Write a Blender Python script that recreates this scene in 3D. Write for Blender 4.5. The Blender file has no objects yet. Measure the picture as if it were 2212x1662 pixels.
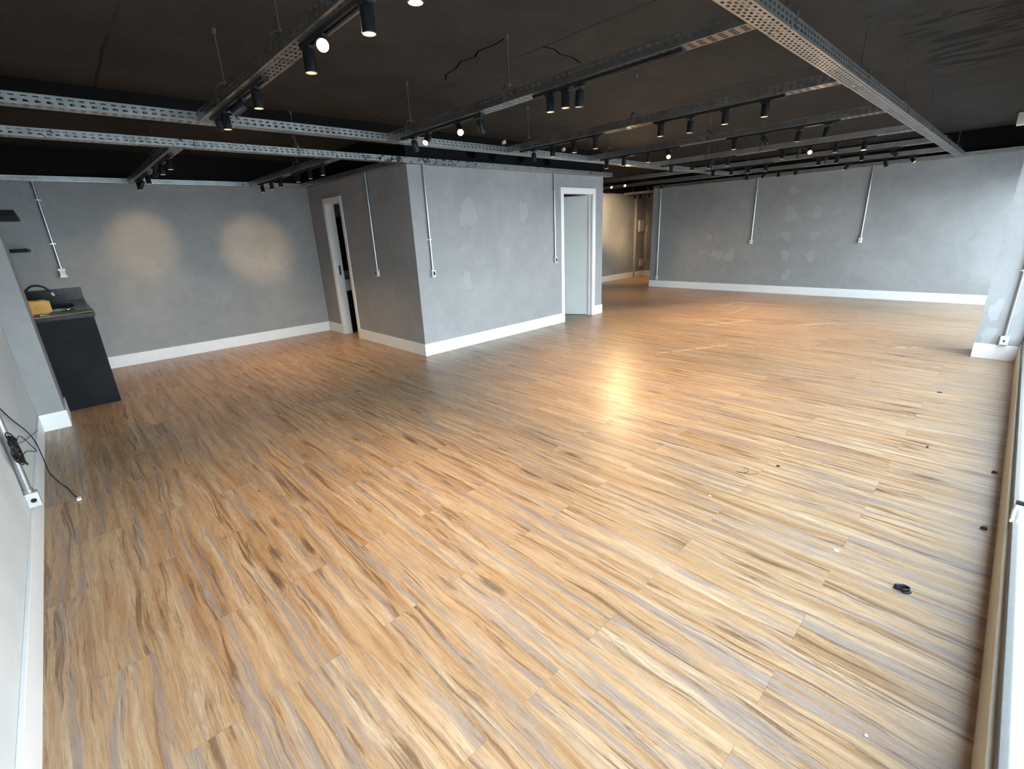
import bpy, math, random
from mathutils import Vector, Matrix
random.seed(7)
sc = bpy.context.scene
COL = sc.collection

# ------------------------------------------------------------------ materials
def newmat(name):
    m = bpy.data.materials.new(name); m.use_nodes = True
    nt = m.node_tree; nt.nodes.clear()
    out = nt.nodes.new('ShaderNodeOutputMaterial')
    return m, nt, out

class NG:
    """small helper around a node tree"""
    def __init__(s, nt): s.nt = nt
    def n(s, t, **kw):
        nd = s.nt.nodes.new(t)
        for k, v in kw.items(): setattr(nd, k, v)
        return nd
    def put(s, sock, v):
        if isinstance(v, bpy.types.NodeSocket): s.nt.links.new(v, sock)
        else: sock.default_value = v
    def math(s, op, a, b=0.0, c=0.0, clamp=False):
        nd = s.n('ShaderNodeMath', operation=op); nd.use_clamp = clamp
        s.put(nd.inputs[0], a); s.put(nd.inputs[1], b); s.put(nd.inputs[2], c)
        return nd.outputs[0]
    def mix(s, f, a, b, bt='MIX'):
        nd = s.n('ShaderNodeMix', data_type='RGBA', blend_type=bt)
        s.put(nd.inputs['Factor'], f); s.put(nd.inputs[6], a); s.put(nd.inputs[7], b)
        return nd.outputs[2]
    def ramp(s, f, stops):
        nd = s.n('ShaderNodeValToRGB'); cr = nd.color_ramp
        while len(cr.elements) > len(stops): cr.elements.remove(cr.elements[-1])
        while len(cr.elements) < len(stops): cr.elements.new(0.5)
        for e, (p, c) in zip(cr.elements, stops):
            e.position = p; e.color = c if len(c) == 4 else (*c, 1)
        s.put(nd.inputs[0], f); return nd.outputs[0]
    def maprange(s, v, a, b, c=0.0, d=1.0):
        nd = s.n('ShaderNodeMapRange'); nd.clamp = True; nd.interpolation_type = 'SMOOTHSTEP'
        for i, x in enumerate((v, a, b, c, d)): s.put(nd.inputs[i], x)
        return nd.outputs[0]
    def noise(s, vec, scale, detail=3, rough=0.5, dist=0.0):
        nd = s.n('ShaderNodeTexNoise')
        if vec is not None: s.put(nd.inputs['Vector'], vec)
        s.put(nd.inputs['Scale'], scale); s.put(nd.inputs['Detail'], detail)
        s.put(nd.inputs['Roughness'], rough); s.put(nd.inputs['Distortion'], dist)
        return nd.outputs[0]
    def xyz(s, x, y, z):
        nd = s.n('ShaderNodeCombineXYZ')
        s.put(nd.inputs[0], x); s.put(nd.inputs[1], y); s.put(nd.inputs[2], z)
        return nd.outputs[0]
    def pos(s):
        g = s.n('ShaderNodeNewGeometry'); sp = s.n('ShaderNodeSeparateXYZ')
        s.nt.links.new(g.outputs['Position'], sp.inputs[0])
        return g.outputs['Position'], sp.outputs[0], sp.outputs[1], sp.outputs[2]
    def obj(s):
        return s.n('ShaderNodeTexCoord').outputs['Object']
    def bsdf(s, out, color, rough=0.5, metal=0.0, spec=0.5, bump=None, bstr=0.1, bdist=0.01):
        b = s.n('ShaderNodeBsdfPrincipled')
        s.put(b.inputs['Base Color'], color if isinstance(color, bpy.types.NodeSocket) else (*color[:3], 1))
        s.put(b.inputs['Roughness'], rough); s.put(b.inputs['Metallic'], metal)
        s.put(b.inputs['Specular IOR Level'], spec)
        if bump is not None:
            bp = s.n('ShaderNodeBump'); s.put(bp.inputs['Strength'], bstr); s.put(bp.inputs['Distance'], bdist)
            s.put(bp.inputs['Height'], bump); s.nt.links.new(bp.outputs[0], b.inputs['Normal'])
        s.nt.links.new(b.outputs[0], out.inputs[0]); return b

def simple(name, color, rough=0.5, metal=0.0, spec=0.5, var=0.06, scale=30):
    m, nt, out = newmat(name); g = NG(nt)
    nz = g.noise(g.obj(), scale, 3)
    c = g.mix(g.maprange(nz, 0.3, 0.7), (*[max(0, x*(1-var)) for x in color], 1), (*[min(1, x*(1+var)) for x in color], 1))
    g.bsdf(out, c, rough, metal, spec); return m

def mat_floor():
    m, nt, out = newmat('wood_vinyl'); g = NG(nt)
    P, X, Y, Z = g.pos()
    u = g.math('DIVIDE', g.math('SUBTRACT', X, 0.985), 0.178)
    col = g.math('FLOOR', u); fu = g.math('SUBTRACT', u, col)
    par = g.math('PINGPONG', col, 1.0)            # alternating courses
    v = g.math('DIVIDE', g.math('SUBTRACT', g.math('SUBTRACT', Y, 0.31), g.math('MULTIPLY', par, 0.563)), 1.222)
    row = g.math('FLOOR', v); fv = g.math('SUBTRACT', v, row)
    wn = g.n('ShaderNodeTexWhiteNoise', noise_dimensions='2D')
    g.put(wn.inputs['Vector'], g.xyz(col, row, 0.0)); h = wn.outputs['Value']
    wn2 = g.n('ShaderNodeTexWhiteNoise', noise_dimensions='2D')
    g.put(wn2.inputs['Vector'], g.xyz(row, col, 0.0)); h2 = wn2.outputs['Value']
    off = g.math('MULTIPLY', h, 37.0)
    # slow waviness of the grain
    warp = g.math('SUBTRACT', g.noise(g.xyz(g.math('ADD', g.math('MULTIPLY', X, 4.0), off), g.math('MULTIPLY', Y, 1.6), off), 1.0, 2), 0.5)
    xw = g.math('ADD', X, g.math('MULTIPLY', warp, 0.07))
    def gn(sx, oy, sy, det, ro, di):
        return g.noise(g.xyz(g.math('ADD', g.math('MULTIPLY', xw, sx), off), g.math('ADD', g.math('MULTIPLY', Y, sy), oy), off), 1.0, det, ro, di)
    broad = gn(22.0, 0.0, 1.0, 4, 0.60, 0.3)
    streak = gn(36.0, 9.0, 1.5, 5, 0.66, 0.6)
    grey = gn(28.0, 23.0, 1.1, 4, 0.62, 0.3)
    fine = g.noise(g.xyz(g.math('MULTIPLY', xw, 260.0), g.math('MULTIPLY', Y, 11.0), off), 1.0, 4, 0.65)
    speck = g.noise(g.xyz(g.math('MULTIPLY', xw, 520.0), g.math('MULTIPLY', Y, 60.0), off), 1.0, 2, 0.6)
    vo = g.n('ShaderNodeTexVoronoi', feature='F1')
    kv = g.xyz(g.math('ADD', g.math('MULTIPLY', xw, 5.0), off), g.math('MULTIPLY', Y, 1.35), h2)
    g.put(vo.inputs['Vector'], kv); g.put(vo.inputs['Scale'], 1.0)
    kd = g.math('ADD', vo.outputs['Distance'], g.math('MULTIPLY', g.math('SUBTRACT', streak, .5), .55))
    knot = g.maprange(kd, 0.03, 0.13, 1.0, 0.0)
    halo = g.math('MULTIPLY', g.maprange(kd, 0.10, 0.34, 1.0, 0.0), g.math('ADD', .5, g.math('MULTIPLY', g.math('SINE', g.math('MULTIPLY', kd, 90.0)), .5)))
    c = g.ramp(broad, [(0.30, (0.255, 0.130, 0.056)), (0.43, (0.370, 0.222, 0.114)), (0.57, (0.430, 0.288, 0.170)), (0.72, (0.485, 0.365, 0.248))])
    c = g.mix(g.maprange(grey, 0.49, 0.62, 0, 0.78), c, (0.245, 0.200, 0.182, 1))
    c = g.mix(g.maprange(streak, 0.53, 0.66, 0, 0.85), c, (0.125, 0.065, 0.030, 1))
    c = g.mix(g.math('MULTIPLY', halo, 0.38), c, (0.15, 0.08, 0.038, 1))
    c = g.mix(g.math('MULTIPLY', knot, 0.75), c, (0.065, 0.034, 0.019, 1))
    c = g.mix(g.maprange(fine, 0.42, 0.70, 0, 0.5), c, (0.16, 0.098, 0.055, 1))
    c = g.mix(g.maprange(speck, 0.55, 0.75, 0, 0.3), c, (0.50, 0.41, 0.31, 1))
    tone = g.math('ADD', 0.95, g.math('MULTIPLY', h2, 0.08))
    c = g.mix(1.0, c, g.xyz(tone, tone, tone), 'MULTIPLY')
    # joints
    el = g.math('MULTIPLY', g.math('MINIMUM', fu, g.math('SUBTRACT', 1.0, fu)), 0.178)
    ee = g.math('MULTIPLY', g.math('MINIMUM', fv, g.math('SUBTRACT', 1.0, fv)), 1.222)
    j = g.math('MAXIMUM', g.math('MULTIPLY', g.maprange(el, 0.0, 0.0014, 1, 0), 0.22), g.math('MULTIPLY', g.maprange(ee, 0.0, 0.0016, 1, 0), g.math('MULTIPLY', h, 0.65)))
    c = g.mix(j, c, (0.10, 0.06, 0.035, 1))
    # pale scuffs left on the far floor
    scuff = None
    for (x0, y0, x1, y1, w) in SCUFFS:
        dx, dy = x1-x0, y1-y0; L = math.hypot(dx, dy); ux, uy = dx/L, dy/L
        rx = g.math('SUBTRACT', X, x0); ry = g.math('SUBTRACT', Y, y0)
        t = g.math('ADD', g.math('MULTIPLY', rx, ux), g.math('MULTIPLY', ry, uy))
        d = g.math('ABSOLUTE', g.math('SUBTRACT', g.math('MULTIPLY', ry, ux), g.math('MULTIPLY', rx, uy)))
        mk = g.math('MULTIPLY', g.maprange(d, w*0.3, w, 1, 0), g.math('MULTIPLY', g.maprange(t, 0, .1*L), g.maprange(t, .8*L, L, 1, 0)))
        scuff = mk if scuff is None else g.math('MAXIMUM', scuff, mk)
    brk = g.maprange(g.noise(P, 14, 3), 0.35, 0.6)
    c = g.mix(g.math('MULTIPLY', g.math('MULTIPLY', scuff, brk), 0.38), c, (0.75, 0.70, 0.63, 1))
    rough = g.math('ADD', 0.26, g.math('MULTIPLY', fine, 0.16))
    height = g.math('SUBTRACT', g.math('MULTIPLY', fine, 0.5), g.math('MULTIPLY', j, 1.5))
    g.bsdf(out, c, rough, 0.0, 0.45, height, 0.12, 0.002)
    return m

def mat_plaster(name, base, amp=0.16, spec=0.35):
    m, nt, out = newmat(name); g = NG(nt)
    P, X, Y, Z = g.pos()
    a = g.noise(P, 0.9, 4, 0.6, 0.6); b = g.noise(P, 4.2, 4, 0.62, 0.8); f = g.noise(P, 70, 2)
    w = g.math('ADD', g.math('MULTIPLY', a, 0.5), g.math('ADD', g.math('MULTIPLY', b, 0.4), g.math('MULTIPLY', f, 0.1)))
    lo = tuple(x*(1-amp) for x in base); hi = tuple(x*(1+amp) for x in base)
    c = g.ramp(w, [(0.33, lo), (0.5, base), (0.67, hi)])
    g.bsdf(out, c, g.math('ADD', 0.55, g.math('MULTIPLY', b, 0.15)), 0, spec, f, 0.06, 0.002)
    return m

def mat_ceiling():
    m, nt, out = newmat('black_slab'); g = NG(nt)
    P, X, Y, Z = g.pos()
    f = g.noise(P, 95, 3, 0.6); b = g.noise(P, 2.2, 3, 0.6, 0.4)
    c = g.mix(g.maprange(b, 0.3, 0.7), (0.025, 0.0225, 0.020, 1), (0.037, 0.0335, 0.030, 1))
    c = g.mix(g.maprange(f, 0.35, 0.7, 0, 0.6), c, (0.056, 0.051, 0.046, 1))
    # form-work seams running along Y
    sx = g.math('PINGPONG', g.math('SUBTRACT', g.math('ADD', X, g.math('MULTIPLY', g.math('SUBTRACT', g.noise(P, 1.5, 2), .5), .06)), 7.3), 1.12)
    seam = g.maprange(sx, 0.004, 0.016, 1, 0)
    seam = g.math('MULTIPLY', seam, g.maprange(g.noise(P, 1.1, 2), 0.38, 0.55))
    # tar-like brush marks near the window
    st = g.noise(g.xyz(g.math('MULTIPLY', X, 7.0), g.math('MULTIPLY', Y, 2.2), 3.0), 1.0, 3, 0.6, 0.5)
    edge = g.math('MULTIPLY', g.math('SUBTRACT', g.noise(P, 6, 3), .5), .5)
    reg = g.math('MULTIPLY', g.math('MULTIPLY', g.maprange(g.math('ADD', X, edge), 4.15, 4.45), g.maprange(g.math('ADD', X, edge), 6.2, 6.6, 1, 0)), g.maprange(g.math('ADD', Y, edge), 0.72, 0.92, 1, 0))
    tar = g.math('MULTIPLY', reg, g.maprange(st, 0.47, 0.55))
    dark = g.math('MAXIMUM', g.math('MULTIPLY', seam, 0.7), g.math('MULTIPLY', tar, 0.85))
    c = g.mix(dark, c, (0.010, 0.009, 0.009, 1))
    g.bsdf(out, c, 0.85, 0, 0.12, g.math('ADD', f, g.math('MULTIPLY', dark, 1.5)), 0.5, 0.006)
    return m

def mat_zinc(name, stains=0.0, k=1.0):
    m, nt, out = newmat(name); g = NG(nt)
    P, X, Y, Z = g.pos()
    b = g.noise(P, 9, 3, 0.6)
    c = g.mix(g.maprange(b, 0.3, 0.7), (0.42*k, 0.42*k, 0.41*k, 1), (0.54*k, 0.54*k, 0.525*k, 1))
    if stains:
        reg = g.math('MULTIPLY', g.maprange(X, 2.2, 2.9), g.maprange(X, 4.2, 4.9, 1, 0))
        reg = g.math('MAXIMUM', reg, 0.25)
        st = g.maprange(g.math('ADD', g.noise(P, 17, 4, 0.65, 0.8), g.math('MULTIPLY', reg, 0.11)), 0.64, 0.68)
        c = g.mix(g.math('MULTIPLY', st, 0.9), c, (0.03, 0.035, 0.04, 1))
    g.bsdf(out, c, g.math('ADD', 0.30, g.math('MULTIPLY', b, 0.04)), 0.88, 0.5)
    return m

def mat_emit(name, color, strength):
    m, nt, out = newmat(name); g = NG(nt)
    e = g.n('ShaderNodeEmission'); e.inputs[0].default_value = (*color, 1); e.inputs[1].default_value = strength
    nt.links.new(e.outputs[0], out.inputs[0]); return m

def mat_glass():
    m, nt, out = newmat('clear_glass'); g = NG(nt)
    t = g.n('ShaderNodeBsdfTransparent'); t.inputs[0].default_value = (0.93, 0.97, 0.96, 1)
    gl = g.n('ShaderNodeBsdfGlossy'); gl.inputs[1].default_value = 0.02
    lw = g.n('ShaderNodeLayerWeight'); lw.inputs[0].default_value = 0.25
    mx = g.n('ShaderNodeMixShader')
    g.put(mx.inputs[0], g.math('MULTIPLY', lw.outputs['Fresnel'], 0.35))
    nt.links.new(t.outputs[0], mx.inputs[1]); nt.links.new(gl.outputs[0], mx.inputs[2])
    nt.links.new(mx.outputs[0], out.inputs[0]); return m

SCUFFS = [(8.86, 3.71, 9.9, 3.6, .035), (9.55, 3.85, 9.62, 2.75, .05), (8.2, 3.25, 9.35, 3.30, .04), (7.1, 3.2, 7.9, 2.75, .05),
          (7.75, 2.15, 8.3, 1.75, .05), (7.05, .82, 7.3, .55, .06), (5.2, 2.9, 6.2, 2.35, .05)]
M = {}
M['floor'] = mat_floor()
M['wall'] = mat_plaster('burnished_cement', (0.295, 0.298, 0.30))
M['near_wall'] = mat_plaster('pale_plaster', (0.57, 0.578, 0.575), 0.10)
M['patch'] = mat_plaster('plaster_repair', (0.335, 0.345, 0.352), 0.06)
M['black_wall'] = mat_plaster('black_painted_wall', (0.007, 0.007, 0.0075), 0.2, 0.08)
M['ceiling'] = mat_ceiling()
M['white'] = simple('white_lacquer', (0.80, 0.81, 0.81), 0.35, var=0.02)
M['door'] = simple('door_paint', (0.62, 0.66, 0.65), 0.4, var=0.02, scale=4)
M['zinc'] = mat_zinc('galvanized_steel')
M['zinc_stained'] = mat_zinc('galvanized_steel_paint_spatter', 1)
M['zinc_shaded'] = mat_zinc('shaded_galvanized_steel', 0, .62)  # same zinc darkened: shade on the rail sides put into the colour
M['pipe'] = simple('galvanized_conduit', (0.42, 0.45, 0.47), 0.3, 0.85)
M['box'] = simple('cast_aluminium', (0.55, 0.57, 0.58), 0.45, 0.4)
M['black_plastic'] = simple('black_plastic', (0.012, 0.012, 0.013), 0.45, spec=.25)
M['ink'] = simple('matte_black', (0.004, 0.004, 0.004), 1.0, spec=0.0)  # plain matte black for the ceiling cracks and wall vents
M['rod'] = simple('dull_threaded_steel', (0.09, 0.09, 0.088), 0.5, 0.4)
M['black_metal'] = simple('black_powder_coat', (0.010, 0.011, 0.013), 0.42, spec=.3)
M['reflector'] = simple('cream_reflector', (0.80, 0.66, 0.48), 0.35)
M['bulb_on'] = mat_emit('lamp_lit', (1.0, 0.78, 0.50), 60)
M['bulb_soft'] = mat_emit('lamp_dimmed', (1.0, 0.72, 0.42), 7)
M['bulb_off'] = simple('lamp_dark', (0.5, 0.52, 0.52), 0.2)
M['granite'] = simple('black_granite', (0.005, 0.006, 0.007), 0.22, spec=.22, var=0.5, scale=120)
M['panel'] = simple('black_cabinet_panel', (0.006, 0.007, 0.009), 0.5, spec=.13, var=0.3, scale=6)
M['sill'] = simple('cream_sill', (0.56, 0.48, 0.36), 0.45, var=0.05, scale=3)
M['frame'] = simple('dark_aluminium', (0.09, 0.085, 0.08), 0.45, 0.5)
M['glass'] = mat_glass()
M['pvc'] = simple('white_pvc', (0.82, 0.83, 0.82), 0.4)
M['beige'] = simple('beige_plastic', (0.62, 0.56, 0.46), 0.5)
M['ochre'] = simple('ochre_paper', (0.66, 0.36, 0.09), 0.7, var=0.12, scale=9)
M['card'] = simple('cardboard', (0.58, 0.46, 0.34), 0.8, var=0.1, scale=15)
M['green'] = simple('pale_green_cloth', (0.25, 0.50, 0.30), 0.8, var=0.15, scale=20)
M['chrome'] = simple('polished_steel', (0.75, 0.76, 0.78), 0.12, 1.0)
M['paper'] = simple('white_paper', (0.85, 0.85, 0.83), 0.7)
M['chip'] = simple('dark_chip', (0.05, 0.035, 0.028), 0.7)
M['concrete'] = simple('pale_concrete', (0.36, 0.37, 0.37), 0.8, var=0.06, scale=1.2)
M['yellow'] = simple('yellowed_socket', (0.72, 0.66, 0.42), 0.45)

# ------------------------------------------------------------------ mesh builder
class MB:
    def __init__(s): s.v = []; s.f = []; s.mi = []; s.sm = []
    def add(s, vs, fs, mi=0, smooth=False):
        o = len(s.v); s.v += [tuple(p) for p in vs]
        for f in fs: s.f.append(tuple(i+o for i in f)); s.mi.append(mi); s.sm.append(smooth)
        return s
    def quad(s, a, b, c, d, mi=0): return s.add([a, b, c, d], [(0, 1, 2, 3)], mi)
    def box(s, x0, x1, y0, y1, z0, z1, mi=0):
        vs = [(x, y, z) for z in (z0, z1) for y in (y0, y1) for x in (x0, x1)]
        return s.add(vs, [(0, 2, 3, 1), (4, 5, 7, 6), (0, 1, 5, 4), (2, 6, 7, 3), (0, 4, 6, 2), (1, 3, 7, 5)], mi)
    def ring(s, c, ax, r, n, ref=None):
        ax = Vector(ax).normalized()
        ref = Vector(ref) if ref is not None else (Vector((0, 0, 1)) if abs(ax.z) < .9 else Vector((1, 0, 0)))
        a = ax.cross(ref).normalized(); b = ax.cross(a)
        return [Vector(c) + r*(math.cos(2*math.pi*i/n)*a + math.sin(2*math.pi*i/n)*b) for i in range(n)]
    def loft(s, rings, mi=0, cap=True, smooth=True, closed=False):
        n = len(rings[0]); vs = [p for r in rings for p in r]; fs = []
        R = len(rings)
        for k in range(R if closed else R-1):
            k2 = (k+1) % R
            for i in range(n):
                j = (i+1) % n; fs.append((k*n+i, k*n+j, k2*n+j, k2*n+i))
        s.add(vs, fs, mi, smooth)
        if cap and not closed:
            s.add(rings[0], [tuple(reversed(range(n)))], mi); s.add(rings[-1], [tuple(range(n))], mi)
        return s
    def cyl(s, p0, p1, r, n=16, mi=0, r1=None, cap=True):
        ax = Vector(p1)-Vector(p0)
        return s.loft([s.ring(p0, ax, r, n), s.ring(p1, ax, r if r1 is None else r1, n)], mi, cap)
    def tube(s, pts, r, n=8, mi=0, closed=False):
        pts = [Vector(p) for p in pts]; rings = []; prev = None
        N = len(pts)
        for i, p in enumerate(pts):
            if closed: t = pts[(i+1) % N]-pts[i-1]
            else: t = pts[min(i+1, N-1)]-pts[max(i-1, 0)]
            t.normalize()
            if prev is None:
                ref = Vector((0, 0, 1)) if abs(t.z) < .9 else Vector((1, 0, 0))
                a = t.cross(ref).normalized()
            else:
                a = (prev - t*prev.dot(t)).normalized()
            prev = a; b = t.cross(a)
            rr = r[i] if isinstance(r, (list, tuple)) else r
            rings.append([p + rr*(math.cos(2*math.pi*k/n)*a + math.sin(2*math.pi*k/n)*b) for k in range(n)])
        return s.loft(rings, mi, True, True, closed)
    def lathe(s, prof, n=24, mi=0, cap=False):
        """profile of (r, z) about local Z"""
        rings = [[(r*math.cos(2*math.pi*i/n), r*math.sin(2*math.pi*i/n), z) for i in range(n)] for r, z in prof]
        return s.loft(rings, mi, cap)
    def build(s, name, mats, parent=None, loc=None, bevel=0.0):
        me = bpy.data.meshes.new(name); me.from_pydata(s.v, [], s.f)
        if not isinstance(mats, (list, tuple)): mats = [mats]
        for m in mats: me.materials.append(m)
        for p, mi, sm in zip(me.polygons, s.mi, s.sm): p.material_index = mi; p.use_smooth = sm
        me.validate(); me.update()
        o = bpy.data.objects.new(name, me); COL.objects.link(o)
        if parent: o.parent = parent
        if loc is not None: o.location = loc
        if bevel:
            b = o.modifiers.new('bevel', 'BEVEL'); b.width = bevel; b.segments = 2; b.limit_method = 'ANGLE'
        return o

def smooth_pts(pts, sub=6):
    P = [Vector(p) for p in pts]; out = []
    for i in range(len(P)-1):
        p0, p1, p2, p3 = P[max(i-1, 0)], P[i], P[i+1], P[min(i+2, len(P)-1)]
        for k in range(sub):
            t = k/sub
            out.append(0.5*((2*p1)+(p2-p0)*t+(2*p0-5*p1+4*p2-p3)*t*t+(3*p1-p0-3*p2+p3)*t**3))
    out.append(P[-1]); return out

def tag(o, label, cat, group=None, kind=None):
    o['label'] = label; o['category'] = cat
    if group: o['group'] = group
    if kind: o['kind'] = kind
    return o
def empty(name, loc=(0, 0, 0), rot=(0, 0, 0)):
    o = bpy.data.objects.new(name, None); o.empty_display_size = .05; COL.objects.link(o)
    o.location = loc; o.rotation_euler = rot; return o
def struct(o, label, cat): return tag(o, label, cat, kind='structure')

# ------------------------------------------------------------------ measured plan (metres)
H = 2.74                       # ceiling
ZB = 2.40                      # walls are painted black above this line
XL, XP = -0.43, -0.24          # left wall, pillar side
YB = 8.262                     # back wall
XBL, YBF, XBR = 3.326, 5.217, 7.25   # core block: left face, front face, right face
XR = 11.122                    # right wall
YC, XE = 8.182, 13.47          # corridor wall, corridor end
YW = -0.20                     # window line
XC, YCOL = 7.052, 0.137        # column face, column inner edge
GREYBLACK = [M['wall'], M['black_wall'], M['patch']]

def wallbox(b, x0, x1, y0, y1, z0=0.0, z1=H):
    if z0 < ZB: b.box(x0, x1, y0, y1, z0, min(ZB, z1), 0)
    if z1 > ZB: b.box(x0, x1, y0, y1, max(ZB, z0), z1, 1)

def blob(cx, cy, w, h, seed, n=26):
    r = random.Random(seed); ph = [r.uniform(0, 6.28) for _ in range(5)]
    pts = []
    for i in range(n):
        t = 2*math.pi*i/n
        k = 1 + .20*math.sin(2*t+ph[0]) + .16*math.sin(3*t+ph[1]) + .10*math.sin(5*t+ph[2]) + .06*math.sin(9*t+ph[3])
        pts.append((cx+w/2*k*math.cos(t), cy+h/2*k*math.sin(t)))
    return pts
def patch_x(b, X, y, z, w, h, seed):   # repair on a wall facing -X
    p = blob(y, z, w, h, seed); b.add([(X, a, c) for a, c in p], [tuple(reversed(range(len(p))))], 2)
def patch_y(b, Y, x, z, w, h, seed):   # repair on a wall facing -Y
    p = blob(x, z, w, h, seed); b.add([(a, Y, c) for a, c in p], [tuple(range(len(p)))], 2)

# floor, ceiling, outside
b = MB(); b.box(-0.6, 13.6, YW-.045, 8.42, -0.12, 0.0)
struct(b.build('floor', M['floor']), 'wood-look vinyl plank floor with brown knots and grey streaks', 'floor')
b = MB(); b.box(-0.6, 13.6, YW-.14, 8.42, H, H+.12)
cr = [(2.50, 2.60), (2.52, 2.72), (2.50, 2.86), (2.56, 2.97), (2.53, 3.10), (2.60, 3.25), (2.62, 3.40), (2.70, 3.52)]
b2 = [(2.80, 2.54), (2.92, 2.53), (3.02, 2.57), (3.15, 2.56), (3.3, 2.6)]
for poly in (cr, b2):
    for (x0, y0), (x1, y1) in zip(poly, poly[1:]):
        d = Vector((x1-x0, y1-y0)); nrm = Vector((-d.y, d.x)).normalized()*.006
        b.quad((x0-nrm.x, y0-nrm.y, H-.0006), (x1-nrm.x, y1-nrm.y, H-.0006), (x1+nrm.x, y1+nrm.y, H-.0006), (x0+nrm.x, y0+nrm.y, H-.0006), 1)
struct(b.build('ceiling', [M['ceiling'], M['ink']]), 'rough concrete ceiling slab painted black', 'ceiling')
b = MB(); b.box(-0.43, XBL, 5.17, 5.45, 2.58, H)
struct(b.build('ceiling_beam', M['black_wall']), 'black ceiling beam running from the left wall to the grey block', 'beam')
b = MB(); b.box(-40, 60, -60, YW-.046, -0.30, -0.06)
struct(b.build('ground', M['concrete']), 'pale sunlit terrace outside the window', 'ground')

# walls
b = MB(); wallbox(b, XL-.12, XL, YW-.14, 8.38)
struct(b.build('wall_left', [M['near_wall'], M['black_wall']]), 'grey burnished cement wall close to the camera on the left', 'wall')
b = MB(); wallbox(b, XL, XP, 5.81, 6.355)
struct(b.build('wall_pillar', GREYBLACK, bevel=.004), 'grey cement pillar beside the black kitchenette', 'wall')
b = MB(); wallbox(b, XL-.12, 7.13, YB, YB+.12)
struct(b.build('wall_back', GREYBLACK), 'grey cement back wall with two soft pools of lamp light', 'wall')
# block: left face with the open doorway
DY0, DY1, DH = 7.125, 7.665, 2.085
b = MB(); t = .12
wallbox(b, XBL, XBL+t, YBF, DY0); wallbox(b, XBL, XBL+t, DY1, YB); wallbox(b, XBL, XBL+t, DY0, DY1, DH)
struct(b.build('wall_block_left', GREYBLACK), 'shaded grey side wall of the central block with narrow doorway', 'wall')
EX0, EX1, EH = 6.165, 6.967, 2.09
b = MB()
wallbox(b, XBL+t, EX0, YBF, YBF+t); wallbox(b, EX1, XBR, YBF, YBF+t); wallbox(b, EX0, EX1, YBF, YBF+t, EH)
patch_y(b, YBF-.001, 4.21, 1.80, .23, .42, 3); patch_y(b, YBF-.001, 5.26, 1.80, .15, .36, 4); patch_y(b, YBF-.001, 4.12, .92, .16, .22, 5)
patch_y(b, YBF-.001, 4.9, 1.25, .12, .10, 15)
struct(b.build('wall_block_front', GREYBLACK), 'bluish grey front wall of the central block with pale repair patches', 'wall')
b = MB(); wallbox(b, XBR-t, XBR, YBF+t, YB)
struct(b.build('wall_block_right', GREYBLACK), 'right side wall of the central block', 'wall')
b = MB(); wallbox(b, 5.0, 5.1, YBF+t, YB)
struct(b.build('wall_partition', [M['wall'], M['black_wall']]), 'partition between the two closed rooms', 'wall')
b = MB(); wallbox(b, XR, XR+.12, YW-.14, 6.50); wallbox(b, XR+.12, XE, 6.38, 6.50)
s_ = 2.724
for i, (y, z, w, h) in enumerate([(3.37, 2.05, .20, .16), (3.37, 1.60, .19, .36), (3.385, 1.18, .19, .18), (3.37, .80, .18, .22), (2.885, 1.63, .16, .20), (2.882, 1.18, .15, .18),
                                  (2.90, .79, .18, .22), (5.15, .86, .22, .07), (4.78, .80, .22, .20), (4.51, .785, .27, .24), (3.30, .38, .14, .2), (5.0, 1.2, .1, .1)]):
    patch_x(b, XR-.001, y, z, w, h, 20+i)
struct(b.build('wall_right', GREYBLACK), 'long grey cement wall at right with pale repair patches', 'wall')
b = MB(); wallbox(b, XBR-.12, 13.0, YC, YC+.12); wallbox(b, 13.0, XE+.12, YC-.06, YC+.12)
struct(b.build('wall_corridor', GREYBLACK), 'grey corridor wall washed by warm spotlights', 'wall')
b = MB(); wallbox(b, XE, XE+.12, 6.38, YC-.06)
struct(b.build('wall_corridor_end', GREYBLACK), 'dark end wall of the corridor', 'wall')
b = MB(); wallbox(b, XC, XC+.45, YW-.14, YCOL)
patch_x(b, XC-.001, .045, .52, .085, .26, 41); patch_x(b, XC-.001, .05, .25, .12, .17, 42)
struct(b.build('wall_column', GREYBLACK), 'grey cement column by the window with pale repair patches', 'wall')
b = MB(); b.box(XL, XC, YW-.14, YW, 2.08, H, 1); b.box(XC+.45, XR, YW-.14, YW, 2.08, H, 1)
struct(b.build('wall_front', GREYBLACK), 'black lintel above the windows', 'wall')

# baseboards
BT, BH = .012, .160
def board(name, boxes, label):
    b = MB()
    for (x0, x1, y0, y1) in boxes: b.box(x0, x1, y0, y1, 0, BH)
    return struct(b.build(name, M['white'], bevel=.0025), label, 'baseboard')
board('baseboard_left', [(XL, XL+BT+.004, YW, 5.80)], 'white baseboard along the left wall')
board('baseboard_pillar', [(XL+BT, XP+BT, 5.798, 5.81), (XP, XP+BT, 5.81, 6.352)], 'white baseboard wrapped around the left pillar')
board('baseboard_back', [(.20, XBL-BT, YB-BT, YB)], 'white baseboard under the back wall')
board('baseboard_block_left', [(XBL-BT, XBL, YBF-BT, DY0-.062), (XBL-BT, XBL, DY1+.062, YB-BT)], 'white baseboard along the shaded side of the block')
board('baseboard_block_front', [(XBL, EX0-.055, YBF-BT, YBF), (EX1+.06, XBR+BT, YBF-BT, YBF)], 'bright white baseboard along the front of the block')
board('baseboard_right', [(XR-BT, XR, .14, 6.51)], 'white baseboard along the right wall')
board('baseboard_column', [(XC-BT, XC, YW, YCOL+.004)], 'white baseboard at the foot of the column')
board('baseboard_corridor', [(XBR, 13.0-BT, YC-BT, YC), (13.0-BT, XE-BT, YC-.06-BT, YC-.06), (XE-BT, XE, 6.5, YC-.06)], 'white baseboard in the corridor')
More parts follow.
